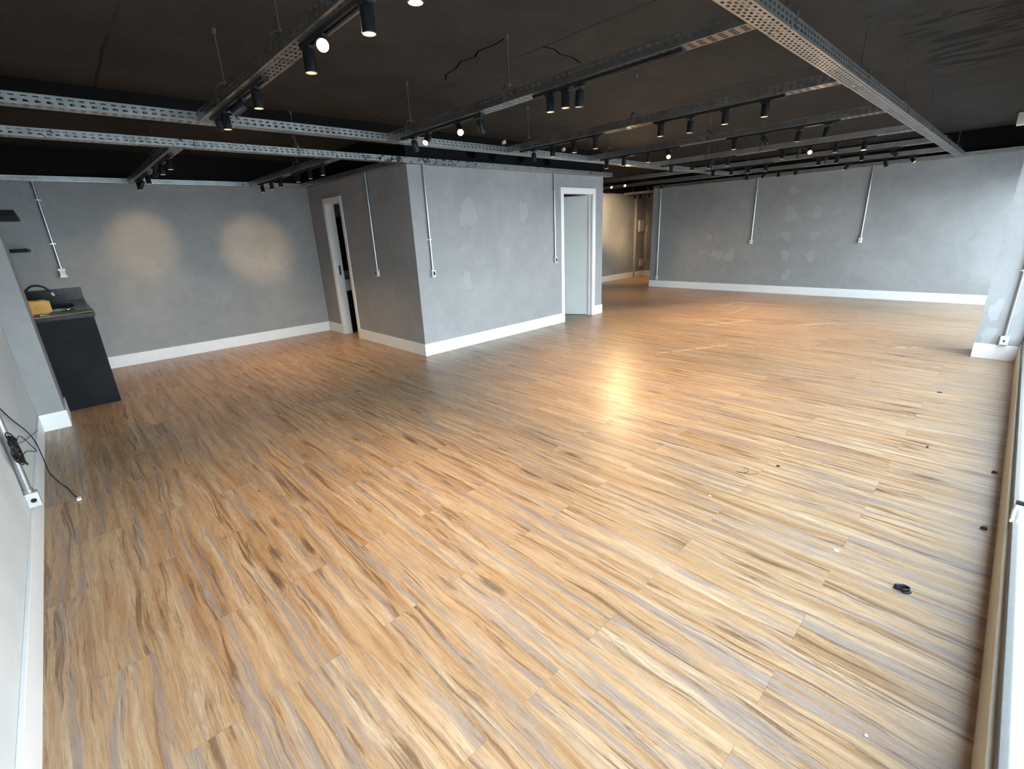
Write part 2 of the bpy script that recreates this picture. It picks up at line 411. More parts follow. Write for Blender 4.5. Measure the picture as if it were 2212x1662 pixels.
b = MB(); b.box(12.992, 13.0, YC-.066, YC-.0005, .16, 2.35)
struct(b.build('trim_1', M['patch']), 'thin pale corner trim in the corridor', 'trim')

# ------------------------------------------------------------------ doors
d1 = empty('door_1', (XBL, (DY0+DY1)/2, 0)); struct(d1, 'narrow white door frame open to a dark washroom', 'doorway')
def off(o, p): return tuple(Vector(p)-Vector(o.location))
def part(parent, mb, name, mat, bevel=0.0, label=None):
    """mesh given in world coordinates, parented to an unrotated thing"""
    L = parent.matrix_basis.translation.copy(); pp = parent.parent
    while pp is not None: L += pp.matrix_basis.translation; pp = pp.parent
    mb.v = [tuple(Vector(p)-L) for p in mb.v]
    o = mb.build(name, mat, parent, bevel=bevel)
    if label: o['label'] = label
    return o
cw = .06
b = MB()
b.box(XBL-.012, XBL+.001, DY0-cw, DY0, 0, DH+cw); b.box(XBL-.012, XBL+.001, DY1, DY1+cw, 0, DH+cw); b.box(XBL-.012, XBL+.001, DY0, DY1, DH, DH+cw)
b.box(XBL-.008, XBL+.13, DY0-.002, DY0+.022, 0, DH); b.box(XBL-.008, XBL+.13, DY1-.022, DY1+.002, 0, DH); b.box(XBL-.008, XBL+.13, DY0, DY1, DH-.022, DH+.002)
fr = part(d1, b, 'door_frame', M['white'], .002)
b = MB(); b.box(XBL+.055, XBL+.085, DY1-.0245, DY1-.0215, .98, 1.13); b.box(XBL+.062, XBL+.078, DY1-.026, DY1-.0245, 1.0, 1.04, 1); b.box(XBL+.062, XBL+.078, DY1-.026, DY1-.0245, 1.07, 1.10, 1)
part(d1, b, 'strike_plate', [M['chrome'], M['black_plastic']], 0, 'steel strike plate')
d2 = empty('door_2', ((EX0+EX1)/2, YBF, 0)); struct(d2, 'white door standing ajar in the front of the grey block', 'door')
b = MB()
b.box(EX0-.055, EX0, YBF-.014, YBF+.001, 0, EH+.07); b.box(EX1, EX1+.06, YBF-.014, YBF+.001, 0, EH+.07); b.box(EX0, EX1, YBF-.014, YBF+.001, EH, EH+.07)
b.box(EX0-.002, EX0+.02, YBF-.01, YBF+.13, 0, EH); b.box(EX1-.02, EX1+.002, YBF-.01, YBF+.13, 0, EH); b.box(EX0, EX1, YBF-.01, YBF+.13, EH-.02, EH+.002)
b.box(EX1-.034, EX1-.02, YBF+.05, YBF+.13, 0, EH-.02); b.box(EX0+.02, EX0+.034, YBF+.05, YBF+.085, 0, EH-.02)
part(d2, b, 'door_frame', M['white'], .002)
# leaf hinged on the right jamb, swung into the room
hx, hy = 6.942, 5.305
L0 = Vector((hx, hy)); dirv = Vector((6.74-6.948, 5.71-5.308)).normalized(); nv = Vector((dirv.y, -dirv.x))
def leafpt(a, c, z): p = L0 + dirv*a + nv*c; return (p.x, p.y, z)
b = MB(); vs = [leafpt(a, c, z) for z in (.008, EH-.028) for c in (0, .036) for a in (0, .77)]
b.add(vs, [(0, 2, 3, 1), (4, 5, 7, 6), (0, 1, 5, 4), (2, 6, 7, 3), (0, 4, 6, 2), (1, 3, 7, 5)])
leaf = part(d2, b, 'door_leaf', M['door'], .002)
for hz in (.22, 1.05, 1.84):
    b = MB(); b.cyl((hx+.012, hy-.012, hz-.045), (hx+.012, hy-.012, hz+.045), .007, 10); b.box(hx+.004, hx+.02, hy-.03, hy-.012, hz-.045, hz+.045)
    part(leaf, b, 'hinge', M['chrome'])

# washroom behind the doorway
van = empty('washroom_vanity', (3.75, 8.05, 0)); tag(van, 'black vanity with thick white basin seen through the narrow doorway', 'vanity')
b = MB(); b.box(3.46, 4.35, 7.86, 8.25, 0, .685); part(van, b, 'cabinet', M['panel'], .003)
b = MB(); b.box(3.455, 4.36, 7.83, 8.255, .69, .885); part(van, b, 'basin', M['white'], .01)
b = MB(); b.box(3.5, 4.3, 8.24, 8.262, 1.0, 1.9); tag(b.build('washroom_mirror', M['granite']), 'dark mirror panel above the washroom basin', 'mirror')

# ------------------------------------------------------------------ windows
def window(name, x0, x1, label, stiles):
    w = empty(name, ((x0+x1)/2, YW, 0)); struct(w, label, 'window')
    b = MB(); b.box(x0, x1, YW-.040, YW, 0, .186); part(w, b, 'window_sill', M['sill'], .004, 'cream window sill kerb')
    b = MB(); b.box(x0, x1, YW-.036, YW-.014, .186, .232); b.box(x0, x1, YW-.036, YW-.014, 2.02, 2.08)
    for s in stiles: b.box(s-.02, s+.02, YW-.036, YW-.014, .232, 2.02)
    part(w, b, 'window_frame', M['frame'], .003, 'dark aluminium window frame')
    b = MB(); b.box(x0, x1, YW-.028, YW-.022, .225, 2.03); part(w, b, 'glass_pane', M['glass'])
    return w
w1 = window('window_1', XL, XC, 'long overexposed window along the right edge of the picture', [XL+.02, XC-.02])
window('window_2', XC+.45, XR, 'window between the column and the right wall', [XC+.47, XR-.02])
b = MB()
b.tube([(2.79, YW-.012, .232), (2.70, YW-.004, .31), (2.63, YW-.002, .385)], .0065, 8)
b.box(2.775, 2.80, YW-.016, YW-.006, .226, .244)
h = part(w1, b, 'window_stay', M['white'], 0, 'white window stay arm')
b = MB(); b.cyl((2.62, YW-.034, .395), (2.62, YW+.004, .395), .010, 12); b.tube([(2.61, YW-.02, .40), (2.57, YW-.03, .42), (2.54, YW-.03, .47)], .005, 6); part(h, b, 'stay_knob', M['black_plastic'])

# ------------------------------------------------------------------ perforated cable trays
TZ, TW, TH = 2.35, 0.10, 0.060
def slotted(b, O, U, V, Lu, Lv, rows, pitch=.05, sl=.026, sh=.0115, mi=0):
    """sheet of size Lu x Lv with rows of slots; rows = [(v centre, phase)]"""
    O, U, V = Vector(O), Vector(U), Vector(V)
    def q(u0, u1, v0, v1): b.quad(O+U*u0+V*v0, O+U*u1+V*v0, O+U*u1+V*v1, O+U*u0+V*v1, mi)
    v = 0.0
    for vc, ph in rows:
        q(0, Lu, v, vc-sh/2)
        u = 0.0; k = 0
        while True:
            s0 = .012 + ph + k*pitch
            if s0+sl > Lu-.006: break
            q(u, s0, vc-sh/2, vc+sh/2); u = s0+sl; k += 1
        q(u, Lu, vc-sh/2, vc+sh/2)
        v = vc+sh/2
    q(0, Lu, v, Lv)
def tray_piece(b, axis, c, a0, a1, brow, pitch, dz=0.0, grow=0.0):
    L = a1-a0
    A = Vector((1, 0, 0)) if axis == 'x' else Vector((0, 1, 0))
    C = Vector((0, 1, 0)) if axis == 'x' else Vector((1, 0, 0))
    Zv = Vector((0, 0, 1)); O = A*a0 + C*(c-grow) + Zv*(TZ-grow)
    w = TW+2*grow
    n = brow
    rows = [(w*(i+1)/(n+1), (pitch/2 if (i % 2 and n > 4) else 0)) for i in range(n)]
    slotted(b, O, A, C, L, w, rows, pitch)
    side = [(.019, .004), (.041, 0.0)]
    slotted(b, O, A, Zv, L, TH, side, pitch); slotted(b, O+C*w, A, Zv, L, TH, side, pitch)
    for s, q in ((O+Zv*TH, C*.010), (O+Zv*TH+C*w, C*-.010)):
        b.quad(s, s+A*L, s+A*L+q, s+q)
def tray(label, axis, c, a0, a1, brow=4, splices=(), pitch=.05, mat='zinc', group='perforated cable trays'):
    cuts = [a0]+sorted(splices)+[a1]; b = MB()
    for i in range(len(cuts)-1):
        g0 = .0015 if i else 0; g1 = .0015 if i < len(cuts)-2 else 0
        tray_piece(b, axis, c, cuts[i]+g0, cuts[i+1]-g1, brow, pitch, grow=(.0012 if i % 2 else 0))
    mid = ((a0+a1)/2, c+TW/2, TZ) if axis == 'x' else (c+TW/2, (a0+a1)/2, TZ)
    o = b.build('cable_tray', M[mat])
    o.data.transform(Matrix.Translation(-Vector(mid))); o.location = mid
    return tag(o, label, 'cable tray', group)

RX = [0.970, 2.420, 3.868, 5.300, 6.790, 8.230, 9.630]     # left edge of each cross rail
ORD = ['first', 'second', 'third', 'fourth', 'fifth', 'sixth', 'seventh']
Y1 = 4.052                                                 # near edge of the middle long tray
tray('galvanized perforated tray crossing the upper right of the picture, nearest the window', 'x', .900, -.30, 11.005, 5, (2.65, 4.11, 5.67, 7.25, 8.8))
tray('galvanized perforated long tray across mid ceiling, meeting the far ends of the cross rails', 'x', Y1, -.40, 9.75, 4, (2.35, 4.9, 6.6, 8.3))
tray('paint-spattered perforated tray passing along the top of the block front wall', 'x', 5.104, -.40, 7.36, 4, (1.45, 3.5, 5.6), mat='zinc_stained')
tray('bright perforated tray fixed along the top of the back wall', 'x', 8.160, -.40, XBL-.115, 4, (.75,))
tray('dark perforated tray along the top of the shaded doorway wall', 'y', XBL-.112, 5.21, 8.255, 4)
tray('perforated tray along the top of the long right wall', 'y', XR-.112, -.15, 6.45, 4, (2.2, 4.4))
RAILNAME = ['first cross rail from the left', 'second cross rail from the left', 'third cross rail from the left', 'fourth cross rail from the left',
            'fifth cross rail from the left', 'sixth cross rail from the left', 'seventh cross rail, nearest the right wall']
for i, x in enumerate(RX):
    tray('perforated tray forming the %s, with black light tracks below' % RAILNAME[i], 'y', x, 1.003, Y1-.003, 4, (2.55,) if i < 5 else (2.4,), mat='zinc_shaded' if i < 4 else 'zinc')  # first four rails take the zinc with shade painted in
tray('perforated tray carrying spotlights between back wall and block, left one', 'y', .985, 5.207, 8.157, 4, (6.7,))
tray('perforated tray carrying spotlights between back wall and block, beside the doorway wall', 'y', 2.420, 5.207, 8.157, 4, (6.7,))
tray('perforated tray continuing the sixth cross rail into the corridor', 'y', 8.230, Y1+.103, 8.15, 4, (6.1,))
tray('perforated tray continuing the seventh cross rail into the corridor', 'y', 9.630, Y1+.103, 8.15, 4, (6.1,))
tray('short perforated tray at the far end of the corridor', 'y', 12.25, 6.52, 8.1, 4)

# hangers
def hanger(label, axis, x, y):
    h = empty('tray_hanger', (x, y, TZ)); tag(h, label, 'hanger', 'tray hangers')
    b = MB()
    pts = [(-.054, .004), (-.054, .078), (-.030, .106), (0, .112), (.030, .106), (.054, .078), (.054, .004)]
    w = .010
    for (p0, q0), (p1, q1) in zip(pts, pts[1:]):
        d = Vector((p1-p0, q1-q0)).normalized(); n = Vector((-d.y, d.x))*.0014
        sec = []
        for (p, q) in ((p0, q0), (p1, q1)):
            for sg in (-1, 1):
                for a in (-w, w):
                    pp, qq = p+n.x*sg, q+n.y*sg
                    sec.append((pp, a, qq) if axis == 'y' else (a, pp, qq))
        b.add(sec, [(0, 1, 3, 2), (4, 6, 7, 5), (0, 4, 5, 1), (2, 3, 7, 6), (0, 2, 6, 4), (1, 5, 7, 3)])
    b.build('strap', M['rod'], h)
    b = MB(); b.cyl((0, 0, .085), (0, 0, H-TZ), .0042, 8); b.cyl((0, 0, H-TZ-.022), (0, 0, H-TZ), .011, 10, r1=.013); b.build('rod', M['rod'], h)
    b = MB(); b.cyl((0, 0, .114), (0, 0, .124), .010, 6); b.cyl((0, 0, .096), (0, 0, .106), .010, 6); b.build('nut', M['rod'], h)
for i, ys in enumerate([(2.54, 3.49), (2.54, 3.74), (2.50, 3.77), (2.50, 3.77), (2.50, 3.20), (2.50, 3.77), (2.50, 3.77)]):
    for y, w in zip(ys, ('middle', 'far end')):
        hanger('threaded rod hanger at the %s of the %s' % (w, RAILNAME[i].split(',')[0]), 'y', RX[i]+.05, y)
for x, w in ((2.70, 'nearest the picture top'), (4.15, 'second along'), (5.65, 'third along'), (7.2, 'fourth along'), (8.8, 'second from the right wall'), (10.28, 'nearest the right wall')):
    hanger('threaded rod hanger on the long tray by the window, %s' % w, 'x', x, .95)
hanger('threaded rod hanger on the paint-spattered tray before the back alcove', 'x', 2.04, 5.154)
hanger('threaded rod hanger on the left spotlight tray before the back wall', 'y', 1.035, 6.12)
hanger('threaded rod hanger on the spotlight tray beside the doorway wall', 'y', 2.47, 6.30)

# ------------------------------------------------------------------ light tracks and spotlights
ZT = 2.333                                   # underside of the tracks
def track(label, x, y0, y1):
    t = empty('light_track', (x, (y0+y1)/2, TZ)); tag(t, label, 'light track', 'black light tracks under the trays')
    L = (y1-y0)/2
    b = MB(); d = ZT-TZ
    b.box(-.0175, .0175, -L, L, d+.012, -.0005); b.box(-.0175, -.006, -L, L, d, d+.012); b.box(.006, .0175, -L, L, d, d+.012)
    b.build('track_bar', M['black_metal'], t)
    b = MB(); b.box(-.019, .019, -L-.03, -L, d-.001, -.0005); b.build('end_cap', M['black_plastic'], t)
    b = MB(); b.box(-.019, .019, L, L+.012, d-.001, -.0005); b.build('end_cap', M['black_plastic'], t)
for i, x in enumerate(RX):
    track('black light track on the far half of the %s' % RAILNAME[i].split(',')[0], x+.05, 2.85, 3.88)
    track('black light track on the near half of the %s' % RAILNAME[i].split(',')[0], x+.05, 1.345, 2.30)
for x, nm in ((1.035, 'left spotlight tray before the back wall'), (2.47, 'spotlight tray beside the doorway wall')):
    track('black light track on the near half of the %s' % nm, x, 5.52, 6.50)
    track('black light track on the far half of the %s' % nm, x, 6.85, 7.82)
track('black light track in the corridor on the sixth rail line', 8.28, 5.2, 6.0)
track('black light track in the corridor on the seventh rail line', 9.68, 5.35, 7.0)
track('black light track at the far end of the corridor', 12.30, 7.0, 8.0)

def proto_meshes():
    ms = {}
    b = MB(); b.box(-.015, .015, -.035, .035, -.013, 0); ms['adapter'] = b.build('adapter', M['black_plastic'], bevel=.002)
    b = MB(); b.cyl((0, 0, -.026), (0, 0, -.012), .006, 10); b.cyl((0, 0, -.030), (0, 0, -.022), .010, 12); ms['swivel'] = b.build('swivel', M['black_metal'])
    b = MB()   # open tube, pivot near its top, mouth at -z
    b.lathe([(.0005, .006), (.020, .006), (.0255, .002), (.0255, -.075), (.0258, -.079), (.0235, -.0795), (.0225, -.074)], 24)
    ms['body'] = b.build('lamp_body', M['black_metal'])
    b = MB(); b.lathe([(.0228, -.0788), (.0205, -.066), (.016, -.052), (.0145, -.045)], 24); ms['reflector'] = b.build('reflector', M['reflector'])
    for k, m in (('on', 'bulb_on'), ('soft', 'bulb_soft'), ('off', 'bulb_off')):
        b = MB(); b.cyl((0, 0, -.044), (0, 0, -.050), .0148, 20, r1=.0135); ms['bulb_'+k] = b.build('bulb', M[m])
    for o in ms.values(): COL.objects.unlink(o)
    return ms
PM = proto_meshes()
def inst(key, parent, loc=(0, 0, 0)):
    o = PM[key].copy(); COL.objects.link(o); o.parent = parent; o.location = loc; return o
SPOT_W = 46.0
def spot(x, y, label, aim=None, lit='soft', power=1.0, cone=78, group='black track spotlights'):
    """aim: direction the tube points to (None = straight down)"""
    r = empty('track_spotlight', (x, y, ZT)); tag(r, label, 'spotlight', group)
    inst('adapter', r)
    if aim is None:
        body = inst('body', r, (0, 0, -.0195))
    else:
        inst('swivel', r)
        body = inst('body', r, (0, 0, -.034))
        body.rotation_euler = Vector(aim).to_track_quat('-Z', 'Y').to_euler()
    inst('reflector', body); inst('bulb_'+lit, body)
    if power > 0:
        l = bpy.data.lights.new('spot_beam', 'SPOT'); l.energy = SPOT_W*power; l.color = (1.0, 0.69, 0.38)
        l.spot_size = math.radians(cone); l.spot_blend = .9; l.shadow_soft_size = .012
        lo = bpy.data.objects.new('spot_beam', l); COL.objects.link(lo); lo.parent = body; lo.location = (0, 0, -.083)
    return r

NTH = ['first', 'second', 'third', 'fourth', 'fifth', 'sixth', 'seventh', 'eighth']
V3 = Vector
def aimat(x, y, p): return V3(p)-V3((x, y, 2.27))
# per cross rail: list of (Y, aim, lit, power, cone), from the far end to the near end
A = {}
A[0] = [(3.76, aimat(1.02, 3.76, (2.39, 8.25, 1.42)), 'soft', 9, 15), (3.61, None, 'soft', 1, 78), (3.24, (-.75, .30, -.62), 'off', 0, 78), (2.99, None, 'soft', 1, 78),
        (2.27, None, 'soft', 1, 78), (2.13, aimat(1.02, 2.13, (.1, .1, 1.6)), 'on', .35, 78), (1.75, None, 'on', 1, 78), (1.45, None, 'on', 1, 78)]
A[1] = [(3.72, (.42, .25, -.85), 'off', 0, 78), (3.50, (-.62, -.28, -.58), 'on', .8, 78), (3.10, (-.38, -.66, -.50), 'on', .6, 78), (2.86, (.42, .05, -.85), 'off', 0, 78),
        (2.18, None, 'soft', 1, 78), (2.06, None, 'soft', 1, 78), (1.95, (.03, .10, -1), 'off', 0, 78)]
A[2] = [(3.70, (.06, .10, -1), 'off', 0, 78), (3.44, None, 'soft', 1, 78), (3.16, None, 'soft', 1, 78), (2.91, None, 'soft', 1, 78),
        (2.25, None, 'soft', 1, 78), (1.99, (0, .07, -1), 'soft', 1, 78), (1.72, None, 'soft', 1, 78), (1.44, None, 'soft', 1, 78)]
A[3] = [(3.80, None, 'soft', 1, 78), (3.55, None, 'soft', 1, 78), (3.21, None, 'soft', 1, 78), (2.97, (-.62, -.50, -.60), 'on', .6, 78),
        (2.23, None, 'soft', 1, 78), (1.96, (.42, -.42, -.72), 'on', .8, 78), (1.64, (.0, .05, -1), 'off', 0, 78), (1.41, (.05, .12, -1), 'soft', 1, 78)]
A[4] = [(3.73, None, 'soft', 1, 78), (3.41, None, 'soft', 1, 78), (3.17, None, 'soft', 1, 78), (2.92, None, 'soft', 1, 78),
        (2.25, None, 'soft', 1, 78), (1.96, (-.78, -.34, -.46), 'on', .6, 78), (1.69, None, 'soft', 1, 78), (1.42, (-.10, -.06, -1), 'on', 1, 78)]
A[5] = [(3.76, None, 'soft', 1, 78), (3.46, None, 'soft', 1, 78), (3.20, None, 'soft', 1, 78), (2.94, None, 'soft', 1, 78),
        (2.23, None, 'soft', 1, 78), (2.01, None, 'soft', 1, 78), (1.72, None, 'soft', 1, 78), (1.40, (.45, -.55, -.50), 'soft', .6, 78)]
A[6] = [(3.75, None, 'soft', 1, 78), (3.44, (-.35, .45, -.62), 'off', 0, 78), (3.21, None, 'soft', 1, 78), (2.94, None, 'soft', 1, 78),
        (2.18, (-.25, .45, -.70), 'soft', .6, 78), (1.70, (.15, -.25, -.85), 'off', 0, 78), (1.38, (-.40, -.50, -.60), 'off', 0, 78)]
for i, lamps in A.items():
    n = len(lamps)
    for k, (y, aim, lit, p, cone) in enumerate(lamps):
        st = 'unlit, tilted' if (aim is not None and lit == 'off') else ('glaring, tilted' if (aim is not None and lit == 'on') else ('tilted' if aim is not None else 'pointing straight down'))
        spot(RX[i]+.05, y, 'black spotlight %s, %s from far end of %s' % (st, NTH[k], RAILNAME[i].split(',')[0].replace('from the left', 'from left')), aim, lit, p, cone)
LL = [(7.71, None), (7.36, (-.42, .30, -.80)), (6.99, None), (6.42, 'pool'), (6.08, None), (5.66, None)]
for k, (y, aim) in enumerate(LL):
    if aim == 'pool': spot(1.035, y, 'dark spotlight tilted towards the back wall, fourth from the wall on the left tray', aimat(1.035, y, (.99, 8.25, 1.60)), 'soft', 1.3, 30)
    else: spot(1.035, y, 'black tube spotlight %s, %s from the back wall on the left tray' % ('tilted' if aim else 'pointing down', NTH[k]), aim, 'soft', .5 if aim else .8)
for k, y in enumerate((7.71, 7.32, 6.97, 6.36, 5.97, 5.61)):
    spot(2.47, y, 'black tube spotlight pointing down, %s from the back wall beside the doorway wall' % NTH[k], None, 'soft', .8)
spot(8.28, 5.80, 'glaring spotlight just right of the block edge, above another one', (-.30, -.72, -.55), 'on', .8)
spot(8.28, 5.47, 'glaring starburst spotlight at the corridor mouth', (-.55, -.60, -.58), 'on', 3.0, 120)
spot(9.68, 6.84, 'glaring spotlight beside the block edge, lighting the corridor wall', (.80, .60, -.26), 'on', 13, 46)
spot(9.68, 6.17, 'spotlight pointing down in the corridor, right of the starburst', None, 'soft', 1)
spot(9.68, 5.82, 'tilted spotlight with white mouth at the corridor mouth', (.35, -.35, -.75), 'on', 1)
spot(9.68, 5.48, 'spotlight above the left end of the right wall', None, 'soft', 1)
spot(12.30, 7.31, 'spotlight at the corridor end, nearest the right wall corner', None, 'soft', 1)
spot(12.30, 7.76, 'spotlight at the corridor end, lowest and leftmost', None, 'soft', 1)
spot(12.30, 7.60, 'spotlight at the corridor end, between its two neighbours', None, 'soft', 1)

# ------------------------------------------------------------------ wall conduits with socket boxes
def conduit(label, loc, face, z0, ztop, r=.0135, style='socket', bw=.058, bh=.098, bd=.046, boxz=None):
    """face: wall normal as rotation about Z; local frame: wall plane y=0, room towards -y"""
    rot = {'-y': 0.0, '-x': -math.pi/2, '+x': math.pi/2}[face]
    c = empty('conduit', loc, (0, 0, rot)); tag(c, label, 'conduit', 'steel wall conduits with outlet boxes')
    b = MB(); b.cyl((0, -r-.006, z0+bh), (0, -r-.006, ztop), r, 16); b.cyl((0, -r-.006, z0+bh-.004), (0, -r-.006, z0+bh+.022), r*1.3, 16)
    b.build('pipe', M['pipe'], c)
    for fz in (.3, .8):
        z = z0+bh+(ztop-z0-bh)*fz
        b = MB(); b.box(-r-.014, r+.014, -.004, 0, z-.009, z+.009); b.box(-r-.003, r+.003, -2*r-.0085, -.002, z-.008, z+.008); b.build('clamp', M['zinc'], c, bevel=.002)
    b = MB(); b.box(-bw/2, bw/2, -bd, 0, z0, z0+bh); bx = b.build('outlet_box', M['box'], c, bevel=.006)
    zc = z0+bh/2
    if style == 'socket':
        b = MB(); b.box(-bw*.26, bw*.26, -bd-.003, -bd+.004, zc-bh*.26, zc+bh*.26); b.build('socket', M['black_plastic'], bx, bevel=.002)
    elif style == 'double':
        b = MB(); b.box(-bw/2-.006, bw/2+.006, -bd-.004, -bd+.002, z0-.004, z0+.02); b.box(-bw/2-.006, bw/2+.006, -bd-.004, -bd+.002, z0+bh-.02, z0+bh+.004); b.build('cover_plate', M['white'], bx)
        b = MB(); b.box(-.022, .022, -bd-.003, -bd+.002, zc-.022, zc-.004); b.box(-.022, .022, -bd-.003, -bd+.002, zc+.004, zc+.022); b.build('socket', M['yellow'], bx)
    elif style == 'hole':
        b = MB(); b.cyl((-bw/2-.0015, -bd*.55, zc), (-bw/2+.002, -bd*.55, zc), .013, 20); b.build('knockout', M['black_plastic'], bx)
    elif style == 'white':
        b = MB(); b.box(-bw*.38, bw*.38, -bd-.003, -bd+.004, zc-bh*.38, zc+bh*.38); pl = b.build('cover_plate', M['white'], bx, bevel=.002)
        b = MB(); b.box(-bw*.1, bw*.1, -bd-.005, -bd, zc-bh*.12, zc+bh*.12); b.build('socket', M['black_plastic'], pl)
    return c
conduit('steel conduit with twin-socket box on the back wall above the kitchenette', (.083, YB, 0), '-y', 1.245, TZ, style='double')
conduit('steel conduit with dark socket box on the shaded doorway wall', (XBL, 6.217, 0), '-x', 1.012, TZ)
conduit('steel conduit at the left end of the bluish block front', (3.545, YBF, 0), '-y', 1.016, TZ)
conduit('steel conduit beside the white door on the block front', (5.945, YBF, 0), '-y', 1.012, TZ)
conduit('tall steel conduit at the corridor end of the right wall, box near the floor', (XR, 6.288, 0), '-x', .178, TZ, style='white')
conduit('steel conduit on the right wall, left of the patch cluster', (XR, 4.070, 0), '-x', 1.030, TZ, style='white')
conduit('steel conduit on the right wall, right of the patch cluster', (XR, 2.107, 0), '-x', 1.025, TZ, style='white')
conduit('steel conduit on the window column with box above the baseboard', (XC, -.078, 0), '-x', .165, 2.5, style='white', bw=.07)
conduit('steel conduit on the near left wall with a round hole in its box', (XL, 3.60, 0), '+x', .180, 2.5, r=.0165, style='hole', bw=.06, bh=.088, bd=.058)

# cable wound on the near conduit and trailing to the floor
cb = empty('network_cable', (XL+.03, 3.60, .5)); tag(cb, 'black cable wound round the near left conduit and trailing to the floor', 'cable')
b = MB(); rr = random.Random(3)
for k in range(9):
    n = 28; pts = []
    tilt = rr.uniform(-.9, .9); a, c2 = rr.uniform(.045, .07), rr.uniform(.06, .085)
    cz = .545+rr.uniform(-.025, .02); cy = 3.56+rr.uniform(-.02, .02)
    for i in range(n):
        t = 2*math.pi*i/n
        pts.append((XL+.042+.010*math.sin(t*2+k)+rr.uniform(-.0006, .0006), cy+a*math.cos(t)+tilt*.02*math.sin(t), cz+c2*math.sin(t)))
    b.tube(pts, .0028, 6, closed=True)
b.tube(smooth_pts([(XL+.05, 3.54, .60), (XL+.055, 3.57, .56), (XL+.055, 3.60, .50), (XL+.05, 3.64, .44), (XL+.05, 3.70, .40)]), .006, 8)
b.tube(smooth_pts([(XL+.05, 3.60, .56), (XL+.03, 4.05, .48), (XL+.03, 4.40, .30), (XL+.04, 4.42, .25), (XL+.03, 4.10, .36), (XL+.05, 3.66, .47)]), .0026, 6)
b.tube(smooth_pts([(XL+.05, 3.58, .57), (XL+.022, 4.2, .40), (XL+.018, 5.30, .165)]), .0022, 6)
part(cb, b, 'coil', M['black_plastic'])
b = MB()
b.tube(smooth_pts([(XL+.015, 3.35, .95), (XL+.015, 3.80, .745), (XL+.015, 4.12, .58), (XL+.02, 4.53, .38), (XL+.025, 4.715, .25), (XL+.03, 4.75, .12), (XL+.035, 4.70, .02), (-.385, 4.62, .006),
                   (-.333, 4.353, .004), (-.305, 4.25, .004), (-.288, 4.16, .004), (-.272, 4.06, .004), (-.249, 3.965, .006)]), .0034, 8)
part(cb, b, 'lead', M['black_plastic'])
b = MB(); b.box(-.258, -.236, 3.925, 3.965, .001, .014); part(cb, b, 'plug', M['pvc'], .002, 'clear white cable plug')

# ------------------------------------------------------------------ kitchenette
XK = XL+.004
kc = empty('kitchenette_counter', (-.1, 7.3, 0)); tag(kc, 'black kitchenette counter built in behind the left pillar', 'counter')
b = MB(); b.box(XK, .188, 6.372, 6.40, 0, .912); part(kc, b, 'end_panel', M['panel'], .003)
b = MB(); b.box(XK, .18, 6.40, YB-.002, .05, .912); part(kc, b, 'cabinet', M['panel'], .003)
sx0, sx1, sy0, sy1 = -.30, .08, 7.25, 7.90
b = MB(); z0, z1 = .912, .952
b.box(XK, sx0, 6.366, YB-.002, z0, z1); b.box(sx1, .203, 6.366, YB-.002, z0, z1); b.box(sx0, sx1, 6.366, sy0, z0, z1); b.box(sx0, sx1, sy1, YB-.002, z0, z1)
part(kc, b, 'worktop', M['granite'])
b = MB(); b.box(XK, .205, YB-.022, YB-.002, z1, 1.108); part(kc, b, 'backsplash', M['granite'], .002)
b = MB(); b.box(sx0, sx1, sy0, sy1, .80, .806); b.box(sx0, sx0+.006, sy0, sy1, .80, .95); b.box(sx1-.006, sx1, sy0, sy1, .80, .95); b.box(sx0, sx1, sy0, sy0+.006, .80, .95); b.box(sx0, sx1, sy1-.006, sy1, .80, .95)
b.v = [(x, y, min(z, .950)) for x, y, z in b.v]
part(kc, b, 'sink', M['granite'])
fa = empty('faucet', (-.27, 7.6, .952)); tag(fa, 'black gooseneck faucet arching over the kitchenette sink', 'faucet')
b = MB(); b.cyl((-.315, 7.6, .952), (-.315, 7.6, .985), .024, 18); b.cyl((-.315, 7.6, .985), (-.315, 7.6, 1.0), .018, 18)
part(fa, b, 'base', M['black_metal'])
b = MB(); b.tube(smooth_pts([(-.315, 7.6, .99), (-.31, 7.6, 1.08), (-.275, 7.6, 1.147), (-.226, 7.6, 1.190), (-.176, 7.6, 1.197), (-.126, 7.6, 1.178), (-.09, 7.6, 1.140), (-.070, 7.6, 1.10)]), .011, 12)
part(fa, b, 'spout', M['black_metal'])
b = MB(); b.tube([(-.074, 7.6, 1.108), (-.060, 7.6, 1.072)], .0125, 12); part(fa, b, 'nozzle', M['box'], 0, 'grey nozzle tip')
b = MB(); b.tube([(-.315, 7.58, .975), (-.30, 7.53, .99), (-.29, 7.49, 1.0)], .006, 8); part(fa, b, 'lever', M['black_metal'])
for z, l in ((1.91, 'upper'), (1.562, 'lower')):
    b = MB(); b.box(XL, -.13, 6.9, YB-.002, z, z+(.05 if l == 'upper' else .032))
    tag(b.build('wall_shelf', M['panel'], bevel=.003), '%s black floating shelf above the kitchenette, half hidden by the pillar' % l, 'shelf', 'black floating shelves')
